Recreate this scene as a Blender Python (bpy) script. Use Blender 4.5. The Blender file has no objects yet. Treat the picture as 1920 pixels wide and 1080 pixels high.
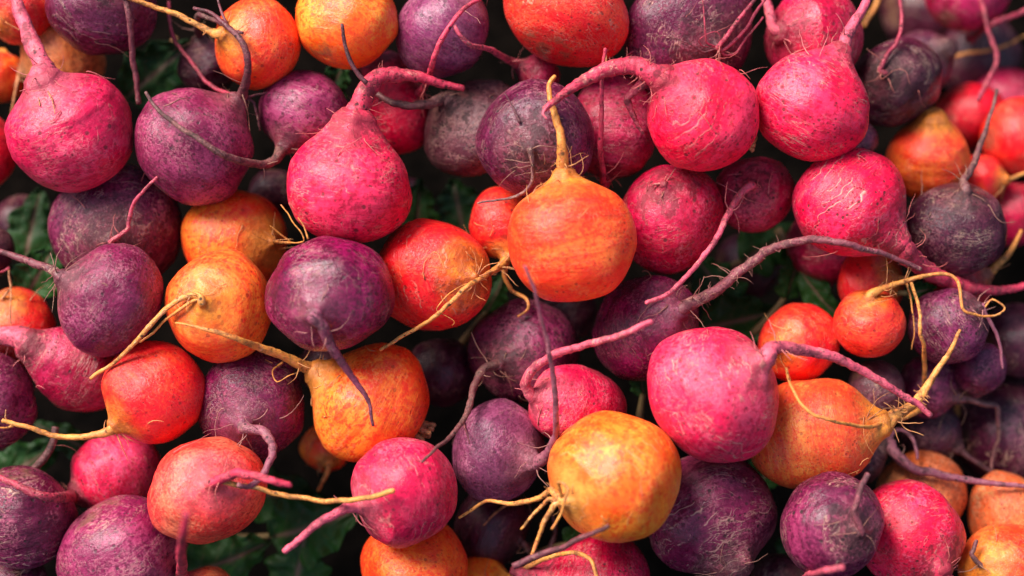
import bpy, bmesh, math, random
from mathutils import Vector, Matrix, noise
import numpy as np

# ------------------------------------------------------------------ camera, light
TILT = math.radians(30)                  # the flank of the heap slopes by this much and the camera faces it
D = 1.0                                  # metres from the lens to the middle of the heap
PX = 0.6 / 1920                          # metres per photo pixel at that distance
RT = Matrix.Rotation(TILT, 4, 'X')       # heap frame -> world
R3 = RT.to_3x3()
sc = bpy.context.scene
COL = sc.collection

cam_d = bpy.data.cameras.new("camera"); cam = bpy.data.objects.new("camera", cam_d); COL.objects.link(cam)
cam.matrix_world = RT @ Matrix.Translation((0, 0, D))
cam_d.lens = 60; cam_d.sensor_width = 36; cam_d.clip_start = 0.02; cam_d.clip_end = 200
cam_d.dof.use_dof = True
cam_d.dof.focus_distance = D - 0.058
cam_d.dof.aperture_fstop = 2.3
sc.camera = cam

sun_dir = (R3 @ Vector((-0.54, 0.66, 0.64))).normalized()      # towards the sun
elev = math.asin(sun_dir.z); azim = math.atan2(sun_dir.x, sun_dir.y)
world = bpy.data.worlds.new("World"); sc.world = world; world.use_nodes = True
wn = world.node_tree; wn.nodes.clear()
sky = wn.nodes.new('ShaderNodeTexSky'); sky.sky_type = 'NISHITA'; sky.sun_disc = False
sky.sun_elevation = elev; sky.sun_rotation = azim; sky.dust_density = 2.0; sky.air_density = 1.0
bg = wn.nodes.new('ShaderNodeBackground'); bg.inputs[1].default_value = 0.105
wo = wn.nodes.new('ShaderNodeOutputWorld')
wn.links.new(sky.outputs[0], bg.inputs[0]); wn.links.new(bg.outputs[0], wo.inputs[0])
sun_d = bpy.data.lights.new("sun", 'SUN'); sun_d.energy = 4.0; sun_d.angle = math.radians(32); sun_d.color = (1.0, 0.95, 0.88)
sun = bpy.data.objects.new("sun", sun_d); COL.objects.link(sun)
sun.rotation_euler = sun_dir.to_track_quat('Z', 'Y').to_euler()
sc.view_settings.view_transform = 'Standard'; sc.view_settings.look = 'None'
sc.view_settings.gamma = 1; sc.view_settings.use_curve_mapping = False
sc.view_settings.exposure = 1.0
sc.cycles.max_bounces = 5; sc.cycles.diffuse_bounces = 3; sc.cycles.glossy_bounces = 3
sc.cycles.use_denoising = True

def P(x, y, h):
    """photo pixel + height above the focus plane (in photo pixels) -> point in the heap frame"""
    z = h * PX; k = (D - z) / D
    return Vector(((x - 960) * PX * k, (540 - y) * PX * k, z))

# ------------------------------------------------------------------ materials
class NT:
    def __init__(s, name):
        s.m = bpy.data.materials.new(name); s.m.use_nodes = True
        s.t = s.m.node_tree; s.t.nodes.clear()
        s.out = s.t.nodes.new('ShaderNodeOutputMaterial')
        s.b = s.t.nodes.new('ShaderNodeBsdfPrincipled')
        s.t.links.new(s.b.outputs[0], s.out.inputs[0])
    def _in(s, sock, v):
        if hasattr(v, 'node') or hasattr(v, 'is_output'): s.t.links.new(v, sock)
        elif isinstance(v, (tuple, list)) and len(v) == 3 and sock.type == 'RGBA': sock.default_value = (*v, 1)
        else: sock.default_value = v
    def math(s, op, a, b=0.0, clamp=False):
        n = s.t.nodes.new('ShaderNodeMath'); n.operation = op; n.use_clamp = clamp
        s._in(n.inputs[0], a); s._in(n.inputs[1], b); return n.outputs[0]
    def vmath(s, op, a, b):
        n = s.t.nodes.new('ShaderNodeVectorMath'); n.operation = op
        s._in(n.inputs[0], a); s._in(n.inputs[1], b); return n.outputs[0]
    def noise(s, vec, scale, detail=3, rough=0.55, dist=0.0):
        n = s.t.nodes.new('ShaderNodeTexNoise'); s._in(n.inputs['Vector'], vec)
        n.inputs['Scale'].default_value = scale; n.inputs['Detail'].default_value = detail
        n.inputs['Roughness'].default_value = rough; n.inputs['Distortion'].default_value = dist
        return n.outputs[0]
    def voro(s, vec, scale, rnd=1.0):
        n = s.t.nodes.new('ShaderNodeTexVoronoi'); s._in(n.inputs['Vector'], vec)
        n.inputs['Scale'].default_value = scale; n.inputs['Randomness'].default_value = rnd
        return n.outputs['Distance']
    def ramp(s, v, a, b, lo=0.0, hi=1.0):
        n = s.t.nodes.new('ShaderNodeMapRange'); n.clamp = True; n.interpolation_type = 'SMOOTHSTEP'
        s._in(n.inputs[0], v)
        for i, q in enumerate((a, b, lo, hi)): s._in(n.inputs[i + 1], q)
        return n.outputs[0]
    def mix(s, f, a, b, mode='MIX'):
        n = s.t.nodes.new('ShaderNodeMix'); n.data_type = 'RGBA'; n.blend_type = mode
        s._in(n.inputs['Factor'], f)
        s._in(n.inputs[6], a); s._in(n.inputs[7], b); return n.outputs[2]
    def attr(s, name, typ='OBJECT', out='Color'):
        n = s.t.nodes.new('ShaderNodeAttribute'); n.attribute_type = typ; n.attribute_name = name
        return n.outputs[out]
    def objco(s):
        return s.t.nodes.new('ShaderNodeTexCoord').outputs['Object']
    def scale(s, v, sc_):
        n = s.t.nodes.new('ShaderNodeMapping'); s._in(n.inputs[0], v)
        n.inputs['Scale'].default_value = sc_; return n.outputs[0]
    def bump(s, h, strength, dist, nrm=None):
        n = s.t.nodes.new('ShaderNodeBump'); n.inputs['Strength'].default_value = strength
        n.inputs['Distance'].default_value = dist; s._in(n.inputs['Height'], h)
        if nrm: s._in(n.inputs['Normal'], nrm)
        return n.outputs[0]

def skin_material():
    s = NT("beet_skin")
    cA, cB, cR = s.attr('col_a'), s.attr('col_b'), s.attr('col_r')
    seed = s.attr('seed', 'OBJECT', 'Vector')
    wear = s.attr('wear', 'OBJECT', 'Fac')
    gloss = s.attr('gloss', 'OBJECT', 'Fac')
    neck = s.attr('neck', 'GEOMETRY', 'Fac'); crown = s.attr('crown', 'GEOMETRY', 'Fac')
    co = s.vmath('ADD', s.vmath('MULTIPLY', s.objco(), s.attr('tex', 'OBJECT', 'Vector')), seed)
    flat = s.scale(co, (0.55, 0.55, 3.2))                   # runs round the root, like growth scars
    n_big = s.noise(co, 0.75, 3, 0.55, 0.4)
    n_mid = s.noise(co, 3.2, 5, 0.62)
    n_fin = s.noise(co, 17, 5, 0.72)
    n_flat = s.noise(flat, 1.6, 5, 0.65, 0.8)
    n_flat2 = s.noise(flat, 3.6, 3, 0.6, 1.3)
    m_patch = s.ramp(s.noise(co, 1.15, 3, 0.6, 0.6), 0.50, 0.62)
    base = s.mix(s.ramp(s.math('ADD', n_big, s.math('MULTIPLY', s.math('SUBTRACT', n_fin, 0.5), 0.5)), 0.42, 0.68), cA, cB)
    base = s.mix(s.ramp(s.math('ADD', s.math('MULTIPLY', n_mid, 0.6), s.math('MULTIPLY', n_fin, 0.4)), 0.49, 0.58, 0, s.math('ADD', 0.32, s.math('MULTIPLY', m_patch, 0.6))), base, cB)
    dk = s.attr('col_d')
    base = s.mix(s.ramp(n_flat, 0.50, 0.64, 0, 0.5), base, dk)
    base = s.mix(s.ramp(s.noise(co, 11, 4, 0.7), 0.50, 0.60, 0, 0.75), base, dk)
    # root colour creeping up from the tail
    nk = s.math('MULTIPLY', s.ramp(s.math('ADD', neck, s.math('MULTIPLY', s.math('SUBTRACT', n_mid, 0.5), 0.5)), 0.18, 0.85), 0.95)
    base = s.mix(nk, base, s.mix(s.ramp(n_mid, 0.35, 0.65), s.mix(1.0, cR, (0.72, 0.66, 0.62), 'MULTIPLY'), cR))
    # chalky corky bloom, in patches
    pale = s.mix(0.26, cB, (0.68, 0.28, 0.24))
    cork = s.math('MULTIPLY', s.ramp(n_fin, 0.47, 0.60), s.math('MULTIPLY', s.math('ADD', s.math('MULTIPLY', m_patch, 0.70), s.math('ADD', 0.03, s.math('MULTIPLY', neck, 0.3))), wear), True)
    base = s.mix(cork, base, pale)
    # fine scar lines (contours of a flattened noise)
    line = s.ramp(s.math('ABSOLUTE', s.math('SUBTRACT', n_flat2, 0.5)), 0.006, 0.028, 1, 0)
    lmask = s.ramp(s.noise(co, 1.7, 2, 0.5), 0.50, 0.60)
    line = s.math('MULTIPLY', line, lmask)
    line2 = s.ramp(s.math('ABSOLUTE', s.math('SUBTRACT', s.noise(co, 1.9, 2, 0.5, 1.5), 0.52)), 0.0015, 0.008, 1, 0)
    line2 = s.math('MULTIPLY', line2, s.ramp(s.noise(co, 2.3, 1, 0.5), 0.52, 0.62))
    sep = s.t.nodes.new('ShaderNodeSeparateXYZ'); s.t.links.new(s.objco(), sep.inputs[0])
    zz = s.math('ADD', s.math('MULTIPLY', sep.outputs[2], 175.0), s.math('MULTIPLY', s.noise(co, 1.1, 3, 0.6), 5.0))
    fr = s.math('ABSOLUTE', s.math('SUBTRACT', s.math('FRACT', zz), 0.5))
    ring = s.math('MULTIPLY', s.ramp(fr, 0.03, 0.11, 1, 0), s.ramp(s.math('ADD', s.noise(co, 1.5, 3, 0.6), s.math('MULTIPLY', s.math('SUBTRACT', n_fin, 0.5), 0.35)), 0.52, 0.60))
    ring = s.math('MULTIPLY', ring, s.attr('rings', 'OBJECT', 'Fac'))
    lines = s.math('MAXIMUM', s.math('MULTIPLY', s.math('MAXIMUM', line, line2), s.attr('scar', 'OBJECT', 'Fac'), True), ring)
    base = s.mix(s.math('MULTIPLY', lines, 0.85), base, s.mix(0.6, cB, (0.62, 0.40, 0.26)))
    # dark pits and soil
    v1 = s.voro(co, 5.5)
    pit = s.math('MULTIPLY', s.ramp(v1, 0.11, 0.22, 1, 0), s.ramp(s.noise(co, 2.2, 2), 0.42, 0.50))
    v2 = s.voro(co, 13)
    speck = s.math('MULTIPLY', s.ramp(v2, 0.14, 0.28, 1, 0), s.ramp(s.noise(co, 1.5, 3, 0.6), 0.45, 0.56))
    soil = s.math('MULTIPLY', s.ramp(s.noise(co, 24, 4, 0.75), 0.56, 0.64), s.ramp(s.noise(flat, 0.9, 4, 0.6, 0.6), 0.55, 0.68))
    dirt = s.math('MAXIMUM', s.math('MULTIPLY', pit, 0.95), s.math('MAXIMUM', s.math('MULTIPLY', speck, 0.85), s.math('MULTIPLY', soil, 0.85)))
    caked = s.math('MULTIPLY', s.ramp(s.math('ADD', s.noise(co, 4.5, 6, 0.7), s.math('MULTIPLY', neck, 0.22)), 0.60, 0.70), s.ramp(neck, 0.03, 0.35))
    dirt = s.math('MAXIMUM', dirt, s.math('MULTIPLY', caked, 0.65))
    dirt = s.math('MULTIPLY', dirt, s.math('ADD', 0.20, s.math('MULTIPLY', wear, 0.95)), True)
    soilc = s.mix(1.0, cA, (0.22, 0.25, 0.30), 'MULTIPLY')
    soilc = s.mix(0.35, soilc, (0.045, 0.022, 0.014))
    base = s.mix(dirt, base, soilc)
    # corky brown crown
    cr = s.ramp(s.math('ADD', crown, s.math('MULTIPLY', s.math('SUBTRACT', n_mid, 0.5), 1.2)), 0.75, 1.1)
    base = s.mix(s.math('MULTIPLY', cr, 0.7), base, s.mix(0.5, s.attr('col_c'), s.mix(n_fin, (0.20, 0.10, 0.05), (0.10, 0.05, 0.02))))
    s._in(s.b.inputs['Base Color'], base)
    rough = s.math('ADD', s.math('MULTIPLY', s.math('SUBTRACT', 1.0, gloss), 0.30), s.math('ADD', 0.20, s.math('MULTIPLY', s.math('MAXIMUM', dirt, cork), 0.35)))
    rough = s.math('ADD', rough, s.math('MULTIPLY', s.math('SUBTRACT', n_mid, 0.5), 0.35), True)
    s._in(s.b.inputs['Roughness'], rough)
    s.b.inputs['Specular IOR Level'].default_value = 0.38
    s.b.inputs['Sheen Weight'].default_value = 0.02
    s.b.inputs['Sheen Roughness'].default_value = 0.35
    s._in(s.b.inputs['Sheen Tint'], s.mix(0.5, cB, (0.9, 0.75, 0.7)))
    h = s.math('ADD', s.math('MULTIPLY', n_fin, 0.40), s.math('MULTIPLY', n_flat, 0.9))
    h = s.math('ADD', h, s.math('MULTIPLY', n_mid, 0.5))
    h = s.math('ADD', h, s.math('MULTIPLY', s.math('ADD', cork, lines), 0.30))
    h = s.math('SUBTRACT', h, s.math('MULTIPLY', dirt, 0.25))
    h = s.math('ADD', h, s.math('MULTIPLY', s.math('MULTIPLY', neck, n_flat2), 0.6))
    s._in(s.b.inputs['Normal'], s.bump(h, 0.55, 0.0016))
    return s.m

def leaf_material(name, ca, cb, rough):
    s = NT(name); co = s.objco()
    n = s.noise(co, 60, 5, 0.6); n2 = s.noise(co, 14, 3)
    rib = s.attr('rib', 'GEOMETRY', 'Fac')
    c = s.mix(s.ramp(n2, 0.35, 0.65), ca, cb)
    c = s.mix(s.ramp(n, 0.4, 0.7, 0, 0.4), c, tuple(q * 0.5 for q in ca))
    c = s.mix(s.math('MULTIPLY', rib, 0.8), c, (0.20, 0.09, 0.07))
    s._in(s.b.inputs['Base Color'], c); s.b.inputs['Specular IOR Level'].default_value = 0.22; s.b.inputs['Roughness'].default_value = rough
    s._in(s.b.inputs['Normal'], s.bump(s.math('ADD', n, s.math('MULTIPLY', n2, 2.0)), 0.5, 0.002))
    return s.m

def gap_shade_material():
    s = NT("gap_shade_ground"); co = s.objco()
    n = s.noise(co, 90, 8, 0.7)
    s._in(s.b.inputs['Base Color'], s.mix(s.ramp(n, 0.35, 0.7), (0.0015, 0.0012, 0.001), (0.006, 0.004, 0.003)))  # near-black ground: the shade of the deep gaps is put into the colour
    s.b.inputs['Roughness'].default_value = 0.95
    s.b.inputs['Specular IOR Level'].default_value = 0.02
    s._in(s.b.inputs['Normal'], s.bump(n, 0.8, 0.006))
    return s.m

SKIN = skin_material()
LEAF = leaf_material("beet_leaf", (0.008, 0.032, 0.005), (0.022, 0.078, 0.009), 0.55)
STALK = leaf_material("leaf_stalk", (0.16, 0.14, 0.035), (0.22, 0.12, 0.06), 0.5)
GAP_SHADE = gap_shade_material()

# kind: (main, patch, root colour, wear, gloss, object name)
KINDS = {
 'pink':    ((0.76, 0.0015, 0.040), (0.82, 0.028, 0.100), (0.68, 0.035, 0.085), 0.85, 0.55, 'pink_beet'),
 'rose':    ((0.66, 0.005, 0.055), (0.78, 0.052, 0.130), (0.76, 0.095, 0.155), 0.70, 0.55, 'pink_beet'),
 'blush':   ((0.84, 0.024, 0.026), (0.88, 0.170, 0.080), (0.78, 0.090, 0.120), 0.35, 0.60, 'pink_beet'),
 'crimson': ((0.46, 0.001, 0.026), (0.62, 0.010, 0.070), (0.46, 0.030, 0.070), 0.70, 0.80, 'pink_beet'),
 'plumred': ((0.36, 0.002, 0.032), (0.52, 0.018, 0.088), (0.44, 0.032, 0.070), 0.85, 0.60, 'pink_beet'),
 'purple':  ((0.088, 0.004, 0.027), (0.250, 0.027, 0.086), (0.18, 0.038, 0.050), 0.85, 0.72, 'purple_beet'),
 'mauve':   ((0.175, 0.007, 0.046), (0.345, 0.042, 0.115), (0.24, 0.052, 0.070), 0.70, 0.66, 'purple_beet'),
 'violet':  ((0.088, 0.001, 0.024), (0.260, 0.005, 0.068), (0.27, 0.050, 0.100), 0.50, 0.94, 'purple_beet'),
 'lilac':   ((0.180, 0.026, 0.080), (0.340, 0.078, 0.165), (0.32, 0.095, 0.125), 0.50, 0.74, 'purple_beet'),
 'dusty':   ((0.100, 0.020, 0.030), (0.190, 0.062, 0.068), (0.17, 0.060, 0.054), 1.00, 0.45, 'purple_beet'),
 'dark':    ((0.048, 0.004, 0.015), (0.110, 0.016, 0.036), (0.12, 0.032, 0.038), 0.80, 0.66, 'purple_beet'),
 'gold':    ((0.94, 0.105, 0.008), (0.98, 0.265, 0.026), (0.82, 0.320, 0.060), 0.10, 0.62, 'golden_beet'),
 'amber':   ((0.90, 0.048, 0.009), (0.96, 0.210, 0.022), (0.82, 0.290, 0.045), 0.30, 0.66, 'golden_beet'),
 'tan':     ((0.62, 0.100, 0.024), (0.70, 0.230, 0.070), (0.55, 0.220, 0.075), 0.70, 0.30, 'golden_beet'),
 'orange':  ((0.88, 0.040, 0.011), (0.95, 0.165, 0.022), (0.82, 0.260, 0.026), 0.40, 0.62, 'orange_beet'),
 'peach':   ((0.90, 0.075, 0.018), (0.94, 0.220, 0.040), (0.84, 0.280, 0.030), 0.35, 0.62, 'orange_beet'),
 'redor':   ((0.78, 0.009, 0.014), (0.88, 0.065, 0.020), (0.82, 0.240, 0.026), 0.50, 0.66, 'orange_beet'),
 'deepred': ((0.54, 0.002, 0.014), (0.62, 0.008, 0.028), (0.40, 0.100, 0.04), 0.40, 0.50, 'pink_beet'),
}
GROUPS = {'pink_beet': 'pink and red beets in the heap', 'purple_beet': 'purple beets in the heap',
          'golden_beet': 'golden beets in the heap', 'orange_beet': 'orange-red beets in the heap'}

# ------------------------------------------------------------------ the beets
# id, kind, centre x, y, half width across the root axis, half length along it, neck (x, y, radius) or aim (dx, dy),
# height wanted, label, roots [(points, r_start, r_end, lift, kind or None)], hair count
BEETS = []
def B(id, kind, cx, cy, a, b, neck, h, label, roots=(), hair=0, L=None, back=False, fur=0):
    BEETS.append(dict(id=id, kind=kind, cx=cx, cy=cy, a=a, b=b, neck=neck, h0=h, label=label, roots=list(roots), hair=hair, L=L, back=back, fur=fur))
def Rt(pts, r0, r1, lift=0, kind=None, under=()):
    if kind == 'gold': r0 *= 0.8; r1 *= 0.8
    return dict(p=pts, r0=r0, r1=r1, lift=lift, kind=kind, under=under)

B(1,'rose',135,247,118,113,(92,152,34),110,'large rosy pink beet at the upper left with a thick root rising up',
  [Rt([(78,118),(58,78),(44,40),(30,-5),(22,-40)],30,15,10),Rt([(88,165),(98,185),(103,212)],3,1.5,4,'tan'),Rt([(73,170),(75,200)],2.5,1.5,4,'tan')],6,L=120)
B(2,'purple',190,3,103,96,(232,-40,11),40,'purple beet at the top edge left, its root hanging straight down over the dark gap',
  [Rt([(240,10),(244,60),(248,110),(256,150),(260,196)],9,8,10)],3)
B(3,'tan',118,105,84,78,(40,140,12),-60,'dusty tan beet wedged behind the large rosy pink beet',[Rt([(35,150),(28,180),(15,230)],6,3)],4)
B(4,'redor',40,15,66,70,(0,60,9),-30,'orange-red beet in the top left corner',[],3)
B(5,'deepred',-30,285,55,80,(0,-1),-30,'dark red beet cut off by the left edge beside the large rosy pink beet')
B(90,'amber',0,145,50,48,(0,-1),-110,'amber beet half hidden at the left edge under the hanging rootlets',
  [Rt([(30,60),(14,90),(14,140),(30,190),(28,215)],3,2,60,'plumred'),Rt([(36,70),(37,120),(42,170)],3,2,50,'tan')])
B(6,'dark',388,128,56,54,(377,72,14),-70,'small dusky purple beet behind the orange beet with its neck hooked upward',
  [Rt([(368,46),(372,28),(392,33),(415,45),(435,58),(455,62)],9,5,20)],2)
B(9,'orange',484,80,86,76,(424,72,13),80,'smooth orange-red beet at the top with a golden root running to the top edge',
  [Rt([(395,58),(350,36),(300,16),(245,-2),(190,-20)],11,7,10,'gold')],2,L=88)
B(10,'gold',650,38,93,92,(1,-2),90,'golden beet at the top edge between the orange-red and the lilac beet',(),0)
B(11,'mauve',571,213,85,81,(534,284,15),60,'purple beet with a magenta shoulder whose grey root sweeps left over its neighbour',
  [Rt([(510,304),(478,308),(430,296),(380,265),(330,232),(295,205),(272,172)],12,5,25,'dusty')],4)
B(8,'mauve',365,273,113,108,(450,186,20),100,'broad purple beet at the upper left with a gnarled root curling up',
  [Rt([(462,150),(466,115),(452,78),(430,50),(395,25),(362,15)],13,5,20,'purple'),Rt([(430,176),(395,158),(352,112),(325,75),(317,40),(316,4)],6,5,10,'plumred'),
   Rt([(472,190),(480,215),(486,245)],5,3,0,'dark'),Rt([(480,178),(500,172),(520,158)],4,3,0,'purple'),Rt([(425,45),(410,10),(405,-8)],4,3,20,'purple')],8)
B(13,'pink',745,215,65,78,(716,118,40),30,'pear shaped pink beet behind the bent neck, root climbing to the top edge',
  [Rt([(786,175),(800,155),(812,115),(828,75),(852,38),(880,10),(925,-15)],9,6,20,'pink')],12,L=104)
B(14,'pink',653,350,120,108,(668,222,42),170,'large hot pink beet with a thick neck bending right at the upper middle',
  [Rt([(676,192),(692,162),(722,140),(765,140),(815,154),(868,167)],33,9,60,'pink')],12,L=132,fur=1)
B(15,'lilac',830,56,87,97,(890,-20,9),60,'lilac purple beet at the top edge behind the climbing pink root',[Rt([(905,-28),(930,-40)],6,4)],5)
B(16,'plumred',1010,142,42,40,(972,124,15),-20,'small dark pink beet with a wavy root below the streaked orange beet',
  [Rt([(945,108),(915,92),(885,86),(862,66),(852,48)],11,6,20,'rose')],3)
B(17,'dusty',890,240,100,78,(838,190,18),40,'grey purple scurfy beet whose grey root reaches left to the pink neck',
  [Rt([(812,193),(775,198),(738,190),(708,175)],16,9,70,'dusty')],3,L=100)
B(18,'purple',1006,260,108,105,(993,290,8),110,'dark speckled purple beet at the upper centre with a thin dangling root facing out',
  [Rt([(999,310),(998,338),(985,358),(950,372),(895,381)],6,3,8,'dusty'),Rt([(975,230),(960,200),(945,175)],3,1.5,0,'dark')],6)
B(19,'redor',1063,22,119,96,(1,-2),90,'streaked orange and red beet at the top edge centre')
B(20,'purple',1292,62,126,98,(1336,102,9),60,'big purple beet at the top edge with a fan of thin branching roots',
  [Rt([(1352,80),(1380,45),(1408,10),(1425,-15)],6,5,15,'plumred'),Rt([(1362,90),(1392,60),(1415,25),(1440,-10)],5,4,15,'plumred'),Rt([(1320,98),(1290,78),(1260,66),(1230,64)],3,1.5,0,'purple'),
   Rt([(1375,100),(1400,70),(1430,30)],4,3,15,'plumred'),Rt([(1325,80),(1322,40),(1318,0)],3,2,0,'plumred'),Rt([(1310,75),(1340,60),(1350,70)],2,1,0,'plumred')],6)
B(21,'plumred',1150,240,78,108,(1138,340,9),40,'tall crimson beet between the speckled purple beet and the hairy hot pink beet',
  [Rt([(1132,352),(1127,300),(1126,240),(1128,180),(1131,130),(1137,92)],9,5,95,'pink')],8,L=102)
B(22,'pink',1318,215,108,106,(1228,150,27),150,'hot pink beet with a brown scarred shoulder and root arching left',
  [Rt([(1200,124),(1150,126),(1100,145),(1060,172),(1022,205)],29,9,30,'pink'),Rt([(1212,150),(1198,166),(1180,180),(1172,192),(1188,215),(1205,250)],19,5,0,'plumred'),Rt([(1175,130),(1172,110),(1190,94)],3,2,12,'rose'),Rt([(1135,130),(1137,110),(1136,92)],3,2,30,'tan'),Rt([(1030,195),(1018,212),(1025,222)],4,2,60,'rose')],14,L=128,fur=1)
B(23,'pink',1521,200,101,104,(1577,92,20),130,'mottled pink beet with a straight root pointing up to the top edge',
  [Rt([(1592,60),(1612,25),(1635,-12),(1650,-40)],17,10,10,'rose')],5,L=124)
B(25,'crimson',1525,72,92,92,(1452,70,22),0,'blurred bright red beet behind the mottled pink beet at the top',[Rt([(1446,40),(1436,5),(1425,-20)],17,12,5,'rose')],2,L=92)
B(26,'dark',1678,155,84,92,(1640,150,8),-70,'dim dark purple beet right of the mottled pink beet with a thin rising root',
  [Rt([(1658,115),(1680,80),(1691,35),(1685,-10)],7,5,30,'plumred')],3)
B(27,'plumred',1812,-18,80,78,(1,-1),-300,'dim dark red beet cut off by the top edge at the right')  # darker kind puts the shade of the upper right into the skin colour
B(91,'dark',1730,115,60,60,(1770,95,20),-270,'shadowed dark beet with a long root rising to the upper right corner',[Rt([(1820,72),(1860,45),(1900,30),(1940,12)],13,8,30,'plumred')],2)  # dark kind: upper right shade is painted into its colour
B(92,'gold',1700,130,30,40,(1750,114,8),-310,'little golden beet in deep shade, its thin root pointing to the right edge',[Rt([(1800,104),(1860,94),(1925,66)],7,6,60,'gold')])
B(93,'plumred',1890,200,70,70,(1,-1),-330,'dim crimson beet in the shade at the upper right edge')  # colour darkened by kind to stand for the shade at this corner
B(28,'orange',1742,297,78,80,(1738,222,28),-150,'blurred orange beet with a stubby cone top at the right',[Rt([(1736,212)],18,14)],0)
B(29,'redor',1838,335,48,50,(1880,340,10),-180,'small orange-red beet behind the upright dusky root at the right',[Rt([(1900,334),(1930,322)],7,6,0,'gold')],2)
B(30,'redor',1912,258,72,72,(1,0),-210,'red-orange beet cut off by the right edge, upper one')
B(31,'crimson',1902,402,62,64,(1,0),-190,'soft magenta beet cut off by the right edge below the red-orange one')
B(32,'dark',1790,430,92,86,(1795,360,11),10,'dark violet beet at the right with a bare root standing up',
  [Rt([(1806,340),(1828,300),(1846,250),(1862,205),(1868,168)],11,5,30,'dusty')],4)
B(88,'purple',1612,262,34,34,(0,1),-40,'tiny purple beet peeking between the two mottled pink beets on the right')
B(33,'pink',1592,382,106,106,(1684,464,27),110,'pink beet with fine striped scars and a long root tapering to the right edge',
  [Rt([(1715,490),(1752,515),(1800,533),(1860,545),(1925,535)],30,11,10,'pink')],10,L=128)
B(34,'plumred',1415,365,72,73,(1398,352,9),20,'small dark pink beet with a long pink root reaching down left',
  [Rt([(1380,375),(1358,415),(1330,465),(1290,515),(1250,552),(1212,569)],9,6,70,'rose')],5)
B(35,'crimson',1258,409,99,105,(1235,350,7),60,'glossy crimson beet right of the orange beet at the centre',[Rt([(1228,345),(1224,350)],4,2)],4)
B(36,'plumred',1558,460,82,70,(0,1),-70,'dull red beet in shade under the pink beet with striped scars')
B(24,'orange',1072,452,122,119,(1056,322,21),190,'large orange beet at the centre with its golden root pointing up',
  [Rt([(1054,290),(1052,250),(1042,215),(1034,185),(1032,160),(1042,145)],15,6,5,'amber'),Rt([(1050,250),(1040,230),(1038,205)],7,3,8,'gold'),Rt([(1085,330),(1095,310),(1090,285)],2,1,0,'tan')],9,L=132)
B(37,'purple',220,428,123,102,(232,456,7),70,'big dark spotted purple beet at the left, thin pinkish root lying up its face',
  [Rt([(238,430),(244,400),(256,372),(274,350),(295,333)],6,4,6,'rose')],6)
B(38,'amber',441,450,102,94,(522,455,8),40,'yellow golden beet tucked behind the orange-golden one',
  [Rt([(545,455),(520,435),(505,425)],4,2,10,'gold'),Rt([(568,452),(545,415),(527,385)],3,2,10,'gold'),Rt([(578,448),(570,425),(560,408)],2.5,1.5,10,'gold')],3)
B(39,'mauve',205,563,103,95,(122,518,15),120,'purple beet with small pits and a root pointing to the left edge',
  [Rt([(95,505),(55,490),(10,475),(-30,465)],12,8,5,'purple')],7)
B(40,'orange',412,578,103,100,(398,566,9),120,'orange-golden beet with twin golden roots reaching down left',
  [Rt([(365,553),(330,565),(295,595),(255,640),(215,680),(170,712)],9,7,12,'gold'),Rt([(370,563),(335,580),(300,610),(262,640)],6,4,6,'gold')],3)
B(41,'violet',619,549,114,107,(600,592,19),200,'glossy deep violet beet at the centre left with a tapering tail hanging down',
  [Rt([(612,628),(632,668),(660,710),(690,748),(700,796)],16,4,12,'violet')],5,L=124)
B(42,'redor',812,516,108,114,(895,520,8),80,'red-orange beet covered in curly scars right of the glossy violet one',(),14)
B(43,'redor',942,420,62,75,(950,486,14),30,'red-orange beet half hidden behind the central orange beet, its golden root forked',
  [Rt([(938,500),(905,518),(870,545),(820,590),(765,625),(712,655)],10,6,30,'gold'),Rt([(945,512),(960,545),(985,560),(990,578),(970,592)],10,5,10,'gold'),Rt([(880,530),(850,545),(820,580),(852,600),(848,610)],2,1,25,'gold')],8,L=78)
B(44,'redor',32,612,74,70,(20,560,4),10,'orange-red beet at the left edge with a single thin upright rootlet',[Rt([(20,530),(17,505),(20,560),(22,625)],3,2,10,'tan'),Rt([(18,502),(5,510),(-5,512)],3,2,10,'plumred')],1)
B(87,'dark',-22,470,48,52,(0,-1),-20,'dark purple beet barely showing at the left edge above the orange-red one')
B(45,'plumred',148,690,76,98,(62,640,30),50,'wrinkled pink beet tapering into a thick root at the left edge',
  [Rt([(30,632),(-10,630),(-50,628)],34,22,0,'rose')],6,L=112)
B(46,'purple',-28,752,92,98,(0,1),60,'dark purple beet cut off by the left edge below the thick pink root')
B(47,'redor',289,737,94,99,(220,800,16),100,'smooth red-orange beet with a golden tail reaching the left edge',
  [Rt([(195,812),(150,819),(105,816),(55,803),(5,787)],12,8,25,'gold'),Rt([(25,798),(10,803),(-10,802)],4,3,20,'gold'),Rt([(14,790),(10,780),(12,768)],3,2,20,'tan')],2,L=102)
B(48,'violet',471,757,104,101,(474,792,17),100,'magenta violet beet with a thick curling tail in front of the salmon beet',
  [Rt([(494,808),(510,835),(508,862),(488,895),(465,912),(448,908)],14,7,25,'lilac')],4)
B(49,'amber',697,757,115,107,(588,692,25),120,'orange and gold mottled beet at the centre left, golden root pointing up left',
  [Rt([(560,682),(520,662),(480,648),(425,628),(375,614),(330,605)],19,4,15,'gold'),Rt([(530,680),(512,695),(520,715),(550,700)],3,1.5,15,'gold'),Rt([(500,660),(495,672),(510,682)],2,1,10,'gold')],9,L=128)
B(50,'dark',828,697,66,66,(1,0),-60,'shadowed dark purple beet between the mottled orange beet and the dark speckled one',[Rt([(880,740),(850,752),(820,735),(795,718)],5,4,50,'plumred')],0)
B(51,'purple',984,660,102,98,(932,680,14),70,'dark speckled purple beet below the central orange beet with a long root curving down',
  [Rt([(905,695),(888,730),(876,775),(850,812),(820,840),(790,868)],12,4,25,'dusty'),Rt([(868,790),(872,805),(880,830)],4,2,25,'purple')],5)
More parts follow.
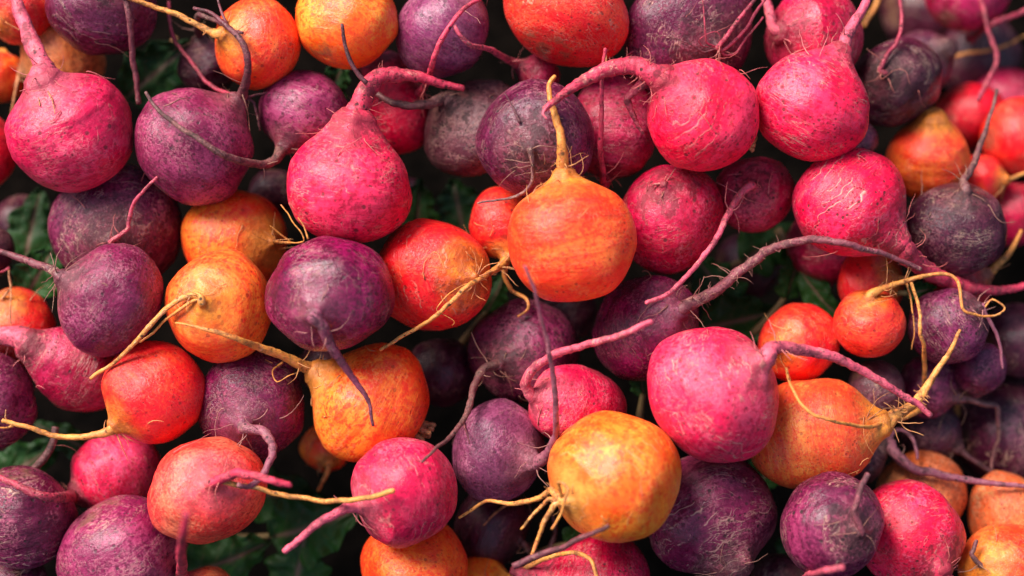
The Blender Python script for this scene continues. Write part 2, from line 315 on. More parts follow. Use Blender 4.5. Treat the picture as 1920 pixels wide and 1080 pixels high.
B(52,'violet',1212,614,96,114,(1270,580,17),80,'violet beet whose hairy mauve root arches far to the right',
  [Rt([(1300,566),(1345,545),(1400,500),(1450,466),(1510,452),(1580,456),(1650,475),(1728,505)],15,7,40,'mauve')],16,L=112,fur=1)
B(53,'rose',1080,763,78,102,(996,738,14),120,'pink beet with dark specks, its soft pink root rising over the violet beet',
  [Rt([(985,722),(1002,690),(1045,662),(1105,645),(1165,628),(1222,602)],13,8,120,'rose')],3,L=100)
B(54,'rose',1338,738,132,115,(1425,668,20),210,'very large rosy pink beet right of the golden one, pale root arching right',
  [Rt([(1455,652),(1510,655),(1570,672),(1640,708),(1700,745),(1745,780)],16,9,130,'rose')],5,L=138)
B(55,'lilac',934,848,93,84,(1004,862,17),90,'lilac purple beet with a thin grey root rising in a long curve',
  [Rt([(1026,852),(1040,815),(1043,760),(1036,700),(1022,620),(1004,550),(985,500)],10,4,150,'lilac')],4,L=96)
B(56,'gold',1152,892,124,126,(1055,932,15),230,'large smooth golden beet at the bottom centre with several branching golden roots',
  [Rt([(1035,920),(1000,938),(960,945),(915,938),(860,970)],10,5,10,'gold'),Rt([(1040,945),(1022,975),(1010,1010),(1000,1040)],10,6,10,'gold'),
   Rt([(1030,935),(1000,960),(975,990)],7,4,5,'gold'),Rt([(1048,905),(1065,915),(1050,960),(1035,990)],6,4,8,'gold'),Rt([(950,945),(925,965),(905,985)],4,2,5,'tan')],5,L=118)
B(57,'mauve',1332,965,120,118,(1372,1062,36),90,'big matt purple beet at the bottom with pale growth rings and a broad neck',[Rt([(1380,1085),(1388,1120)],28,16)],2,L=122)
B(58,'purple',1560,985,98,96,(1598,985,9),150,'round matt purple beet at the bottom right with a short blurred root stub',
  [Rt([(1602,962),(1612,930),(1628,888)],8,9,25,'mauve')],2,L=100)
B(59,'peach',1522,812,106,128,(1654,790,24),130,'orange beet with a greenish end, lower right, its golden neck splitting into branches',
  [Rt([(1690,772),(1725,745),(1752,705),(1780,660),(1802,618)],20,6,20,'gold'),Rt([(1732,740),(1735,690),(1728,620),(1722,575),(1708,530)],8,6,35,'gold'),
   Rt([(1732,765),(1690,785),(1630,798),(1560,792),(1505,760),(1480,722),(1472,690)],8,5,75,'gold'),Rt([(1700,770),(1660,765),(1620,790),(1650,745),(1690,730)],2,1,15,'tan')],14,L=142,fur=1)
B(60,'redor',1630,606,67,64,(1622,556,11),70,'small orange-red beet at the right with a kinked golden root',
  [Rt([(1645,545),(1680,532),(1725,520),(1765,512),(1790,520),(1800,545),(1808,580),(1840,592),(1870,590),(1885,575),(1862,562),(1842,585)],9,3,20,'gold'),Rt([(1700,530),(1708,570),(1712,620),(1710,655)],3,2,10,'gold')],4,L=62)
B(61,'redor',1497,645,75,74,(1446,650,10),60,'small round orange-red beet beside the very large rosy pink one',[Rt([(1436,650),(1428,655)],6,3,0,'gold')],2)
B(601,'redor',1632,532,68,56,(1672,522,10),10,'orange-red beet tucked above the small orange-red one with the kinked root',[Rt([(1690,520),(1712,530)],8,6,0,'gold')],3)
B(62,'purple',1777,612,74,74,(1828,572,8),40,'dull purple beet at the right with a thin pale root falling over its side',
  [Rt([(1848,590),(1866,625),(1876,660),(1881,692)],6,4,15,'lilac')],3)
B(73,'deepred',1795,540,62,60,(1852,512,12),-70,'dark red beet behind the tapering pink root, golden root pointing up right',[Rt([(1880,485),(1902,460),(1917,434)],11,6,15,'amber')],3)
B(63,'dusty',1642,730,55,54,(1,1),0,'little grey purple beet behind the branching golden roots')
B(64,'purple',1742,724,58,58,(1792,745,13),-20,'small purple beet whose root bends right then drops as a pale twig',
  [Rt([(1815,748),(1840,758),(1868,762),(1870,790),(1872,825),(1864,850),(1861,892)],10,5,15,'dusty')],4,L=62)
B(65,'purple',1835,690,50,52,(0,1),-10,'small egg-shaped purple beet below the dull purple one at the right')
B(66,'dark',1890,812,106,108,(1,0),-90,'large dark purple beet in shade at the right edge')
B(67,'dark',1745,808,56,60,(1795,842,12),-60,'dark beet in shade with a dusky root slanting down right',[Rt([(1825,862),(1850,880),(1878,892)],9,7,20,'dark')],3,L=66)
B(68,'tan',1728,928,84,82,(1,1),10,'brownish orange beet behind the split pink one at the lower right')
B(72,'dusty',1612,858,46,48,(1660,828,16),-40,'hidden purple beet whose thick root turns into a long pale twig at the lower right',
  [Rt([(1680,850),(1702,870),(1724,882),(1760,888),(1820,902),(1870,908),(1930,910)],15,7,20,'lilac'),Rt([(1685,802),(1705,815),(1715,840),(1720,862)],7,5,10,'lilac')],3,L=60)
B(69,'pink',1705,1003,100,104,(1752,1062,20),110,'hot pink beet with a crease down its face at the bottom right',[Rt([(1775,1082),(1800,1110)],17,11)],3,L=106)
B(70,'tan',1885,968,82,66,(1,0),-30,'dull orange beet at the right edge below the long pale twig')
B(71,'orange',1888,1072,90,86,(1822,1050,6),60,'orange-red beet in the bottom right corner',[Rt([(1822,1040),(1828,1025),(1832,1012)],7,6,8,'dusty')],1)
B(74,'rose',210,888,74,98,(148,926,27),95,'pink cracked beet at the lower left with a thick root curving to the left edge',
  [Rt([(125,934),(80,928),(40,914),(-5,896)],20,9,20,'plumred')],3,L=76)
B(76,'blush',386,920,105,108,(418,893,13),140,'salmon pink beet at the lower left, tails crossing in front of it',
  [Rt([(442,886),(480,892),(515,902),(546,909)],13,9,110,'pink')],3,L=112)
B(77,'purple',38,970,98,98,(0,1),70,'purple beet with fine rings at the left edge near the bottom',(),3)
B(78,'mauve',228,1035,118,102,(1,2),110,'large matt mauve beet at the bottom edge left',(),2)
B(84,'blush',385,1122,62,58,(346,1078,15),60,'pink beet below the bottom edge with a blurred root rising past the mauve beet',
  [Rt([(340,1050),(342,1010),(350,965)],14,10,340,'pink')],0,L=64)
B(85,'purple',22,1100,70,58,(1,1),60,'purple beet in the bottom left corner')
B(79,'rose',758,921,101,102,(676,946,15),190,'rosy pink beet at the lower centre with a soft blurred root pointing down left',
  [Rt([(650,952),(615,970),(575,1000),(532,1034)],13,10,110,'rose')],3,L=100)
B(80,'amber',776,1062,108,90,(0,1),60,'orange beet with dark mottling under the rosy pink one at the bottom')
B(81,'gold',902,1106,64,62,(960,1082,9),60,'small golden beet at the bottom edge with an arched yellow root',
  [Rt([(990,1062),(1030,1045),(1075,1036),(1105,1052),(1120,1090)],9,7,70,'gold')],2,L=66)
B(82,'crimson',1120,1112,118,98,(960,1070,9),70,'crimson beet at the bottom edge under the large golden one')
B(83,'dark',925,985,76,72,(978,1012,12),-40,'dark purple beet in shade left of the golden roots at the bottom',[Rt([(1000,1035),(1030,1030),(1042,995),(1036,965)],10,6,20,'dusty')],4,L=66)
B(86,'dark',1462,1092,54,54,(1490,1085,8),-20,'dim beet at the bottom edge between the two matt purple ones',[Rt([(1515,1078),(1545,1072),(1580,1066)],8,9,190,'rose')])
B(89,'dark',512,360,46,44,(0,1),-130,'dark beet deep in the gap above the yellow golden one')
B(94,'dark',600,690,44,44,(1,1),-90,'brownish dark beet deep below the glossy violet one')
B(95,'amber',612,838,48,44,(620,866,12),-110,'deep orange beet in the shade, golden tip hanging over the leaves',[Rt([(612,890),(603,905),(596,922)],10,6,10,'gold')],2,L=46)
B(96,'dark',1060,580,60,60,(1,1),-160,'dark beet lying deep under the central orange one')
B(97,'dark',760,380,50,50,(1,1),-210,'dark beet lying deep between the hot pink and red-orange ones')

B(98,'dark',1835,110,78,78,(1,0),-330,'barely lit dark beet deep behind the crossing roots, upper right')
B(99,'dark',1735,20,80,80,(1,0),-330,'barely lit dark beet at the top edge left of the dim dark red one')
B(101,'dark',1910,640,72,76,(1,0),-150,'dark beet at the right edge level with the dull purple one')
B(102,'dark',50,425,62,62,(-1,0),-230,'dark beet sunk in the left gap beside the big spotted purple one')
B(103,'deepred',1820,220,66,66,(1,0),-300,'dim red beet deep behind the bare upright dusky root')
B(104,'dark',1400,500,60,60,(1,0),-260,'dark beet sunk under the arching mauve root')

# loose bits that belong to no beet in view
LOOSE = [
 ('loose_root','thin dark purple root end lying across the golden beet and the small pink one',[(688,156),(672,140),(655,112),(645,80),(640,46)],6,4,20,'dark',()),
 ('loose_root','long golden root lying from the salmon beet across to the rosy pink one',[(416,903),(450,910),(500,921),(560,934),(640,941),(700,930),(738,921)],6,6,16,'gold',()),
 ('loose_root','dusky purple root end lying beside the arched yellow root at the bottom',[(962,1062),(1010,1042),(1065,1022),(1110,998),(1142,984)],8,5,40,'purple',()),
 ('loose_root','twisted dusky root hanging in the upper right corner',[(1835,-10),(1850,40),(1864,85),(1868,120),(1850,155),(1832,190)],6,7,60,'plumred',()),
 ('loose_root','thin golden root end showing against the dark at the top edge on the right',[(1650,-15),(1640,15),(1622,48)],7,5,0,'gold',()),
 ('loose_root','thin olive root in the dark gap right of the top left purple beet',[(330,70),(312,95),(285,112),(255,124)],5,4,-30,'tan',()),
 ('loose_root','golden rootlet sliver between the small dark beets at the right',[(1797,760),(1792,790),(1783,830)],8,3,-20,'gold',()),
 ('loose_root','brown root stub in the gap beside the cracked pink beet',[(104,800),(98,835),(82,862),(62,880)],9,10,-60,'dusty',()),
]

rnd = random.Random(7)
for b in BEETS:
    b['r'] = (b['a'] + b['b']) / 2
# heights: each pair that overlaps in the view keeps its order and touches instead of clipping
n = len(BEETS)
hh = np.array([float(b['h0']) for b in BEETS]); h0 = hh.copy()
pairs = []
for i in range(n):
    for j in range(n):
        if i == j or (h0[i], -i) <= (h0[j], -j): continue
        bi, bj = BEETS[i], BEETS[j]
        d = math.hypot(bi['cx'] - bj['cx'], bi['cy'] - bj['cy']); s = (bi['r'] + bj['r']) * 0.955
        if d < s: pairs.append((i, j, math.sqrt(s * s - d * d)))
for it in range(1500):
    if it < 1100: hh += 0.03 * (h0 - hh)
    for i, j, s in pairs:
        g = s - (hh[i] - hh[j])
        if g > 0: hh[i] += g * 0.35; hh[j] -= g * 0.65
for i, b in enumerate(BEETS): b['h'] = float(hh[i])
DEBUG = [(b['id'], round(b['h0']), round(b['h'])) for b in BEETS]
LOW = min(b['h'] - b['r'] for b in BEETS if -50 < b['cx'] < 1970)

# axis of every beet (towards its root) in the heap frame
for b in BEETS:
    nk = b['neck']
    if len(nk) == 3:
        dx, dy = nk[0] - b['cx'], -(nk[1] - b['cy']); m = math.hypot(dx, dy)
        L = b['L'] or b['b'] * 1.10
        if m >= L: L = m; tz = 0.0
        else: tz = math.sqrt(L * L - m * m)
        b['axis'] = Vector((dx, dy, tz)).normalized(); b['len'] = L; b['rn'] = nk[2]
    else:
        v = Vector((nk[0], -nk[1], 0)).normalized(); v.z = -0.35
        b['axis'] = v.normalized(); b['len'] = b['b'] * 1.15; b['rn'] = 9

def set_attr(me, name, vals):
    at = me.attributes.new(name, 'FLOAT', 'POINT'); at.data.foreach_set('value', vals)

def body_mesh(b, S):
    """surface of revolution about +Z (the root end), then lumps and furrows; S = metres per pixel here"""
    a, bb, L, rn = b['a'], b['b'], b['len'], b['rn']
    long_neck = L / bb
    zc = bb * (0.86 - 0.40 * min(1, rn / (0.30 * a)) if rn > 8 else 0.88)
    rc = a * math.sqrt(max(0.02, 1 - (zc / bb) ** 2)); sl = -a * (zc / bb) / math.sqrt(max(0.02, 1 - (zc / bb) ** 2)) / bb
    sl = max(sl, -2.6)
    prof = []
    nb = 46
    th1 = math.acos(zc / bb)
    for i in range(nb + 1):
        th = math.pi - (math.pi - th1) * i / nb
        z = bb * math.cos(th); r = a * math.sin(th)
        if z < -bb * 0.86: z += (abs(z / bb) - 0.86) ** 1 * bb * 0.35      # flat crown
        prof.append((z, r))
    L = max(L, zc * 1.05)
    dz = L - zc; m = 18
    sl0 = sl * dz; sl1 = -0.25 * rn / dz * dz
    for i in range(1, m + 1):
        t = i / m
        h00 = 2*t**3 - 3*t**2 + 1; h10 = t**3 - 2*t**2 + t; h01 = -2*t**3 + 3*t**2; h11 = t**3 - t**2
        r = h00 * rc + h10 * sl0 + h01 * rn + h11 * sl1
        prof.append((zc + dz * t, max(r, rn * 0.75)))
    prof.append((L + rn * 0.35, rn * 0.6))
    N = 72
    off = Vector((b['id'] * 3.17, b['id'] * 1.31, b['id'] * 0.77))
    ph = rnd.uniform(0, 6.28); ec = rnd.uniform(0.0, 0.06)
    verts = []; neck = []; crown = []
    def pt(z, r, ang):
        v = Vector((r * math.cos(ang), r * math.sin(ang), z))
        u = v / a
        k = 1 + ec * math.cos(2 * (ang + ph))
        k += 0.105 * noise.noise(u * 0.9 + off) + 0.050 * noise.noise(u * 2.0 + off) + 0.010 * noise.noise(u * 7 + off)
        ring = noise.noise(Vector((u.x * 0.7, u.y * 0.7, u.z * 7)) + off)
        t = max(0.0, min(1.0, (z - zc * 0.55) / (L - zc * 0.55)))
        k += ring * (0.008 + 0.03 * t)
        k += t * 0.05 * math.sin(5 * ang + ph + 2 * u.z)
        return Vector((v.x * k, v.y * k, v.z * (1 + 0.02 * noise.noise(u + off * 2))))
    p0 = prof[0]
    for (z, r) in prof[1:]:
        for q in range(N):
            ang = 2 * math.pi * q / N
            verts.append(pt(z, r, ang) * S)
            neck.append(max(0.0, min(1.0, (z - bb * 0.55) / max(1e-6, (L - bb * 0.55)))) ** 1.15)
            crown.append(max(0.0, min(1.0, (-z / bb - b.get('cr', 0.62)) / 0.35)))
    rows = len(prof) - 1
    c0 = len(verts); verts.append(Vector((0, 0, prof[0][0] * 0.93)) * S); neck.append(0); crown.append(1)
    c1 = len(verts); verts.append(Vector((0, 0, prof[-1][0])) * S); neck.append(1); crown.append(0)
    faces = []
    for i in range(rows - 1):
        for q in range(N):
            q2 = (q + 1) % N
            faces.append((i*N+q, i*N+q2, (i+1)*N+q2, (i+1)*N+q))
    for q in range(N):
        faces.append((c0, (q+1) % N, q)); faces.append((c1, (rows-1)*N+q, (rows-1)*N+(q+1) % N))
    me = bpy.data.meshes.new('body'); me.from_pydata([tuple(v) for v in verts], [], faces)
    me.polygons.foreach_set('use_smooth', [True] * len(faces))
    set_attr(me, 'neck', neck); set_attr(me, 'crown', crown)
    me.materials.append(SKIN)
    return me

def spline(pts, step):
    """Catmull-Rom through Vectors, sampled about every step metres"""
    out = []
    ext = [pts[0] * 2 - pts[1]] + list(pts) + [pts[-1] * 2 - pts[-2]]
    for i in range(1, len(ext) - 2):
        p0, p1, p2, p3 = ext[i-1], ext[i], ext[i+1], ext[i+2]
        m = max(2, int((p2 - p1).length / step))
        for k in range(m):
            t = k / m
            out.append(0.5 * ((2 * p1) + (p2 - p0) * t + (2*p0 - 5*p1 + 4*p2 - p3) * t*t + (3*p1 - p0 - 3*p2 + p3) * t**3))
    out.append(pts[-1].copy())
    return out

class Tubes:
    def __init__(s): s.v = []; s.f = []; s.neck = []
    def add(s, pts, radii, sides=10, rough=0.12, seed=0.0, blunt=True):
        base = len(s.v); n = len(pts)
        t = (pts[1] - pts[0]).normalized(); up = Vector((0, 0, 1)) if abs(t.z) < 0.9 else Vector((1, 0, 0))
        u = t.cross(up).normalized()
        arc = 0.0
        for i, p in enumerate(pts):
            t = (pts[min(i+1, n-1)] - pts[max(i-1, 0)])
            t = t.normalized() if t.length > 1e-9 else Vector((0, 0, 1))
            u = (u - t * u.dot(t)); u = u.normalized() if u.length > 1e-6 else t.orthogonal().normalized()
            w = t.cross(u)
            if i: arc += (p - pts[i-1]).length
            for k in range(sides):
                a = 2 * math.pi * k / sides
                d = u * math.cos(a) + w * math.sin(a)
                r = radii[i]
                q = (d * 1.2 + Vector((arc / max(r, 4e-4) * 0.35 + seed, seed, 0)))
                r *= 1 + rough * (noise.noise(q * 1.1) + 0.7 * noise.noise(Vector((arc * 420 + seed, a * 0.5, seed))))
                s.v.append(tuple(p + d * r)); s.neck.append(1.0)
        for i in range(n - 1):
            for k in range(sides):
                k2 = (k + 1) % sides
                s.f.append((base+i*sides+k, base+i*sides+k2, base+(i+1)*sides+k2, base+(i+1)*sides+k))
        c = len(s.v); s.v.append(tuple(pts[-1] + (pts[-1] - pts[-2]).normalized() * radii[-1] * 0.5)); s.neck.append(1.0)
        for k in range(sides): s.f.append((c, base+(n-1)*sides+k, base+(n-1)*sides+(k+1) % sides))
        c = len(s.v); s.v.append(tuple(pts[0])); s.neck.append(1.0)
        for k in range(sides): s.f.append((c, base+(k+1) % sides, base+k))
    def build(s, name, parent, cols, kind_seed, wear=0.8, gloss=0.35):
        me = bpy.data.meshes.new(name); me.from_pydata(s.v, [], s.f)
        me.polygons.foreach_set('use_smooth', [True] * len(s.f))
        set_attr(me, 'neck', [0.45] * len(s.v)); set_attr(me, 'crown', [0.0] * len(s.v))
        me.materials.append(SKIN)
        o = bpy.data.objects.new(name, me); COL.objects.link(o)
        if parent: o.parent = parent
        paint(o, cols, kind_seed, wear, gloss)
        return o

def paint(o, cols, seed, wear, gloss):
    a = cols[0]; o['col_d'] = [a[0] * 0.92, a[1] * 0.42, a[2] * 0.9] if a[1] > 0.22 * a[0] or (a[0] > 0.6 and a[2] < 0.02 ) else [a[0] * 0.5, a[1] * 0.5, a[2] * 0.5]
    o['col_a'], o['col_b'], o['col_r'] = [list(map(float, c)) for c in cols[:3]]
    o['seed'] = [float(seed * 7.3 % 50), float(seed * 3.7 % 50), float(seed * 5.1 % 50)]
    q = random.Random(int(seed * 100)); t = 30 * q.uniform(0.78, 1.35); o['tex'] = [t, t, t * q.uniform(0.9, 1.2)]; o['scar'] = wear * q.choice([0.3, 0.5, 0.8, 1.1])
    o['wear'] = float(wear) * q.uniform(0.8, 1.15); o['gloss'] = float(gloss); o['col_c'] = [0.16, 0.08, 0.04]

def root_cols(kind):
    k = KINDS[kind]; c = k[2]
    return (tuple(q * 0.72 for q in c), tuple(min(1, q * 1.12) for q in c), c)

def clear_height(x, y, r, skip=None, under=()):
    best = -1e9
    for b in BEETS:
        if b['id'] == skip or b['id'] in under: continue
        d2 = ((x - b['cx']) ** 2 + (y - b['cy']) ** 2) / (b['r'] * 1.0) ** 2
        if d2 < 1: best = max(best, b['h'] + b['r'] * math.sqrt(1 - d2) * 1.0 + r * 1.15 + 1)
    return best

def lay_root(pix, r0, r1, start_h, own, own_r, lift, under, start_r=None):
    """pix: photo pixels; returns heap-frame points that rest on whatever beets lie below"""
    fine = spline([Vector((x, y, 0)) for x, y in pix], 9.0)
    m = len(fine); hs = []
    for i, p in enumerate(fine):
        t = i / max(1, m - 1); r = r0 + (r1 - r0) * t
        c = clear_height(p.x, p.y, r, own['id'] if own else None, under)
        if own:
            d = math.hypot(p.x - own['cx'], p.y - own['cy'])
            if i > 4 and d < own['r']: c = max(c, own['h'] + math.sqrt(max(0, own['r'] ** 2 - d * d)) * 1.03 + r)
        hs.append(c)
    base = start_h if start_h is not None else (max(hs) if max(hs) > -1e8 else -60)
    pin = start_h is None and hs[0] > -1e8
    if pin: start_h = hs[0] - 2
    if start_h is not None: hs[0] = start_h
    h = [max(c, base - 260) for c in hs]
    if start_h is not None: h[0] = start_h
    lo = [c for c in h]
    for _ in range(260):
        for i in range(1 if start_h is not None else 0, m):
            if i == 0: v = h[1] - 0.5
            elif i == m - 1: v = h[m-2] - 1.2
            else: v = 0.5 * (h[i-1] + h[i+1]) - 0.15
            if start_h is not None and i < 4: lo[i] = -1e9
            h[i] = max(lo[i], v)
    for i in range(m):
        t = i / max(1, m - 1)
        h[i] += lift * (math.sin(math.pi * min(1, t * 1.1 + 0.0) * 0.55) if start_h is not None and own is not None or pin and lift > 0 and m > 14 else 1.0)
    # gentle smoothing
    for _ in range(3):
        g = h[:]
        for i in range(1, m - 1): g[i] = 0.25 * h[i-1] + 0.5 * h[i] + 0.25 * h[i+1]
        h = g
    pts = [P(p.x, p.y, h[i]) for i, p in enumerate(fine)]
    return pts, fine, h

def wiggle(pts, amp, seed):
    out = []
    for i, p in enumerate(pts):
        k = min(1, i / 6)
        out.append(p + Vector((noise.noise(p * 55 + Vector((seed, 0, 0))), noise.noise(p * 55 + Vector((0, seed, 5))), noise.noise(p * 55 + Vector((9, 3, seed))))) * amp * k + Vector((noise.noise(p * 170 + Vector((seed, 3, 0))), noise.noise(p * 170 + Vector((0, seed, 9))), 0)) * amp * 0.35 * k)
    return out

def add_hairs(tb, anchors, body_c, body_r, count, rr, length, seed):
    r_ = random.Random(seed)
    for _ in range(count):
        p, rad, t = anchors[r_.randrange(len(anchors))]
        d = Vector((r_.gauss(0, 1), r_.gauss(0, 1), r_.gauss(0.3, 0.8)))
        d = (d - t * d.dot(t) * 0.6).normalized()
        p = p + d * rad * 0.7
        cur = Vector((r_.gauss(0, 1), r_.gauss(0, 1), r_.gauss(0, 1))).normalized() * r_.uniform(0.05, 0.35)
        Ls = length * r_.uniform(0.3, 1.3); ns = max(5, int(Ls / 0.0012)); pts = [p.copy()]
        for k in range(ns):
            d = (d + cur * 0.55 + Vector((r_.gauss(0, 1), r_.gauss(0, 1), r_.gauss(0, 1))) * 0.13 + Vector((0, 0, -0.05))).normalized()
            p = p + d * (Ls / ns)
            v = p - body_c
            if v.length < body_r + 0.0006: p = body_c + v.normalized() * (body_r + 0.0006)
            pts.append(p.copy())
        r0 = rr * r_.uniform(0.6, 1.3)
        tb.add(pts, [r0 * (1 - 0.75 * i / len(pts)) for i in range(len(pts))], 5, 0.0)

def build_beet(b):
    kd = KINDS[b['kind']]
    c = P(b['cx'], b['cy'], b['h']); S = PX * (D - c.z) / D
    root = bpy.data.objects.new(kd[5], None); COL.objects.link(root)
    root.empty_display_size = 0.01
    base = c - R3.inverted() @ Vector((0, 0, 1)) * b['r'] * S
    root.matrix_world = RT @ Matrix.Translation(base)
    root['label'] = b['label']; root['category'] = 'beet'; root['group'] = GROUPS[kd[5]]
    me = body_mesh(b, S)
    o = bpy.data.objects.new('body', me); COL.objects.link(o); o.parent = root
    q = b['axis'].to_track_quat('Z', 'Y')
    o.matrix_local = Matrix.Translation(c - base) @ (q @ Matrix.Rotation(b['id'] * 1.3, 3, 'Z').to_quaternion()).to_matrix().to_4x4()
    r_ = random.Random(b['id'])
    jit = lambda col: tuple(min(0.95, q_ * r_.uniform(0.9, 1.1)) for q_ in col)
    paint(o, (jit(kd[0]), jit(kd[1]), kd[2]), b['id'] * 1.37, kd[3], kd[4])
    o['rings'] = {54: 0.8, 57: 0.8, 77: 0.9, 33: 1.0, 19: 0.8, 42: 0.6, 37: 0.6, 46: 0.7, 13: 0.8, 74: 0.5, 79: 0.5, 56: 0.3, 2: 0.5, 22: 0.5}.get(b['id'], 0.15)
    if b['id'] == 59: o['col_c'] = [0.30, 0.30, 0.04]
    neck_end = c + b['axis'] * b['len'] * S
    anchors = []
    if len(b['neck']) == 3:
        ne_h = b['h'] + b['axis'].z * b['len']
        for ri, rt in enumerate(b['roots']):
            near = math.hypot(rt['p'][0][0] - b['neck'][0], rt['p'][0][1] - b['neck'][1]) < 55
            if near:
                pix = [(b['neck'][0], b['neck'][1])] + rt['p']
                pts, fine, h = lay_root(pix, rt['r0'], rt['r1'], ne_h, b, b['r'], rt['lift'], rt['under'])
                pts = [neck_end - b['axis'] * b['rn'] * S * 1.2] + [neck_end] + pts[2:]
            else:
                pts, fine, h = lay_root(rt['p'], rt['r0'], rt['r1'], None, None, 0, rt['lift'], rt['under'])
            m = len(pts); rs = []
            r0 = rt['r0'] if (ri or not near) else max(rt['r0'], b['rn'] * 0.93)
            for i in range(m):
                t = i / (m - 1)
                rs.append((rt['r1'] * 0.8 + (rt['r0'] - rt['r1'] * 0.8) * (1 - t) ** 1.15 + (r0 - rt['r0']) * max(0, 1 - t * 4) ** 1.3) * PX * (1.0 - 0.26 * min(1, t * 9)))
            pts = wiggle([p - base for p in pts], 0.0012 if ri == 0 else 0.0018, b['id'] + ri)
            tb = Tubes(); fs = spline(pts, 0.0016)
            rr = np.interp(np.linspace(0, 1, len(fs)), np.linspace(0, 1, m), rs)
            tb.add(fs, list(rr), 12 if rt['r0'] > 5 else 7, 0.24, b['id'] * 2.1 + ri)
            kk = rt['kind'] or b['kind']
            tb.build('tap_root' if ri == 0 else 'side_root', root, root_cols(kk), b['id'] + ri * 9, 0.9, 0.3)
            if ri == 0:
                for i in range(0, len(fs) - 1):
                    if i < len(fs) * 0.75: anchors.append((fs[i], rr[i], (fs[i+1] - fs[i]).normalized()))
    if b['id'] in CROWNS: build_crown(b, root, base, c, S)
    if b['hair']:
        if not anchors:
            nl = neck_end - base
            anchors = [(nl, b['rn'] * PX, b['axis'])]
        tb = Tubes()
        lc = c - base; br = b['r'] * S * 1.0
        body_an = []
        for _ in range(60):
            v = (b['axis'] * 1.0 + Vector((r_.gauss(0, 1), r_.gauss(0, 1), r_.gauss(0.5, 1))) * 0.6).normalized()
            body_an.append((lc + v * br, 0.0, v))
        k1 = anchors[:max(1, len(anchors) // 3)]
        add_hairs(tb, k1, lc, br, b['hair'] + 2, 0.00035, 0.016, b['id'])
        add_hairs(tb, body_an, lc, br, b['hair'] // 2 + 1, 0.0003, 0.020, b['id'] + 50)
        if b['fur']: add_hairs(tb, anchors[:int(len(anchors) * 0.6) + 1], lc, br, 60, 0.00022, 0.005, b['id'] + 99)
        kk = b['roots'][0]['kind'] if b['roots'] and b['roots'][0]['kind'] else b['kind']
        rc = root_cols(kk); rc = tuple(tuple(0.6 * q_ + 0.4 * w for q_, w in zip(cc, (0.5, 0.28, 0.15))) for cc in rc)
        tb.build('rootlets', root, rc, b['id'], 0.4, 0.3)
    return root

CROWNS = {49: 'tan', 59: 'tan', 22: 'tan', 55: 'dusty', 40: 'gold', 14: 'tan', 35: 'plumred'}
def build_crown(b, root, base, c, S):
    r_ = random.Random(b['id'] + 500); tb = Tubes(); ax = b['axis']; q = ax.to_track_quat('Z', 'Y')
    for k in range(13):
        rr = r_.uniform(0, 0.24) * b['a'] * S; an = r_.uniform(0, 6.28)
        p = (c - base) + q @ Vector((rr * math.cos(an), rr * math.sin(an), -b['b'] * S * 0.93))
        d = (q @ Vector((math.cos(an) * 0.6, math.sin(an) * 0.6, -1))).normalized(); ln = r_.uniform(0.004, 0.010)
        tube_stub(tb, p, d, ln, r_)
    tb.build('crown', root, root_cols(CROWNS[b['id']]), b['id'] + 3, 1.0, 0.2)
def tube_stub(tb, p, d, ln, r_):
    fs = spline([p, p + d * ln * 0.5, p + d * ln + Vector((r_.uniform(-1, 1), r_.uniform(-1, 1), 0)) * 0.002], 0.0012)
    tb.add(fs, [0.0021 - 0.0008 * i / len(fs) for i in range(len(fs))], 8, 0.35, ln * 900)

for b in BEETS: build_beet(b)

for i, (nm, lab, pts, r0, r1, lift, kind, under) in enumerate(LOOSE):
    P3, fine, h = lay_root(pts, r0, r1, None, None, 0, lift, under)
    base = P3[0].copy()
    loc = wiggle([p - base for p in P3], 0.0015, i + 40)
    tb = Tubes(); fs = spline(loc, 0.0016)
    tb.add(fs, [(r0 + (r1 - r0) * k / len(fs)) * 0.75 * PX for k in range(len(fs))], 10, 0.18, i)
    o = tb.build(nm, None, root_cols(kind), 60 + i, 0.9, 0.3)
    o.matrix_world = RT @ Matrix.Translation(base)
    o['label'] = lab; o['category'] = 'root'; o['group'] = 'loose roots lying on the heap'

# ------------------------------------------------------------------ ground and leaves
GZ = LOW - 12
def ground():
    bm = bmesh.new(); bmesh.ops.create_grid(bm, x_segments=120, y_segments=120, size=1.0)
    for v in bm.verts:
        r = v.co.length
        v.co.z = 0.004 * noise.noise(v.co * 18) + 0.002 * noise.noise(v.co * 60)
    # a wide skirt so that nothing ends in view
    me = bpy.data.meshes.new('ground'); bm.to_mesh(me); bm.free()
    me.polygons.foreach_set('use_smooth', [True] * len(me.polygons)); me.materials.append(GAP_SHADE)
    o = bpy.data.objects.new('ground', me); COL.objects.link(o)
    o.matrix_world = RT @ Matrix.Translation((0, 0, GZ * PX)); o.scale = (2.5, 2.5, 1)
    o['kind'] = 'structure'
ground()

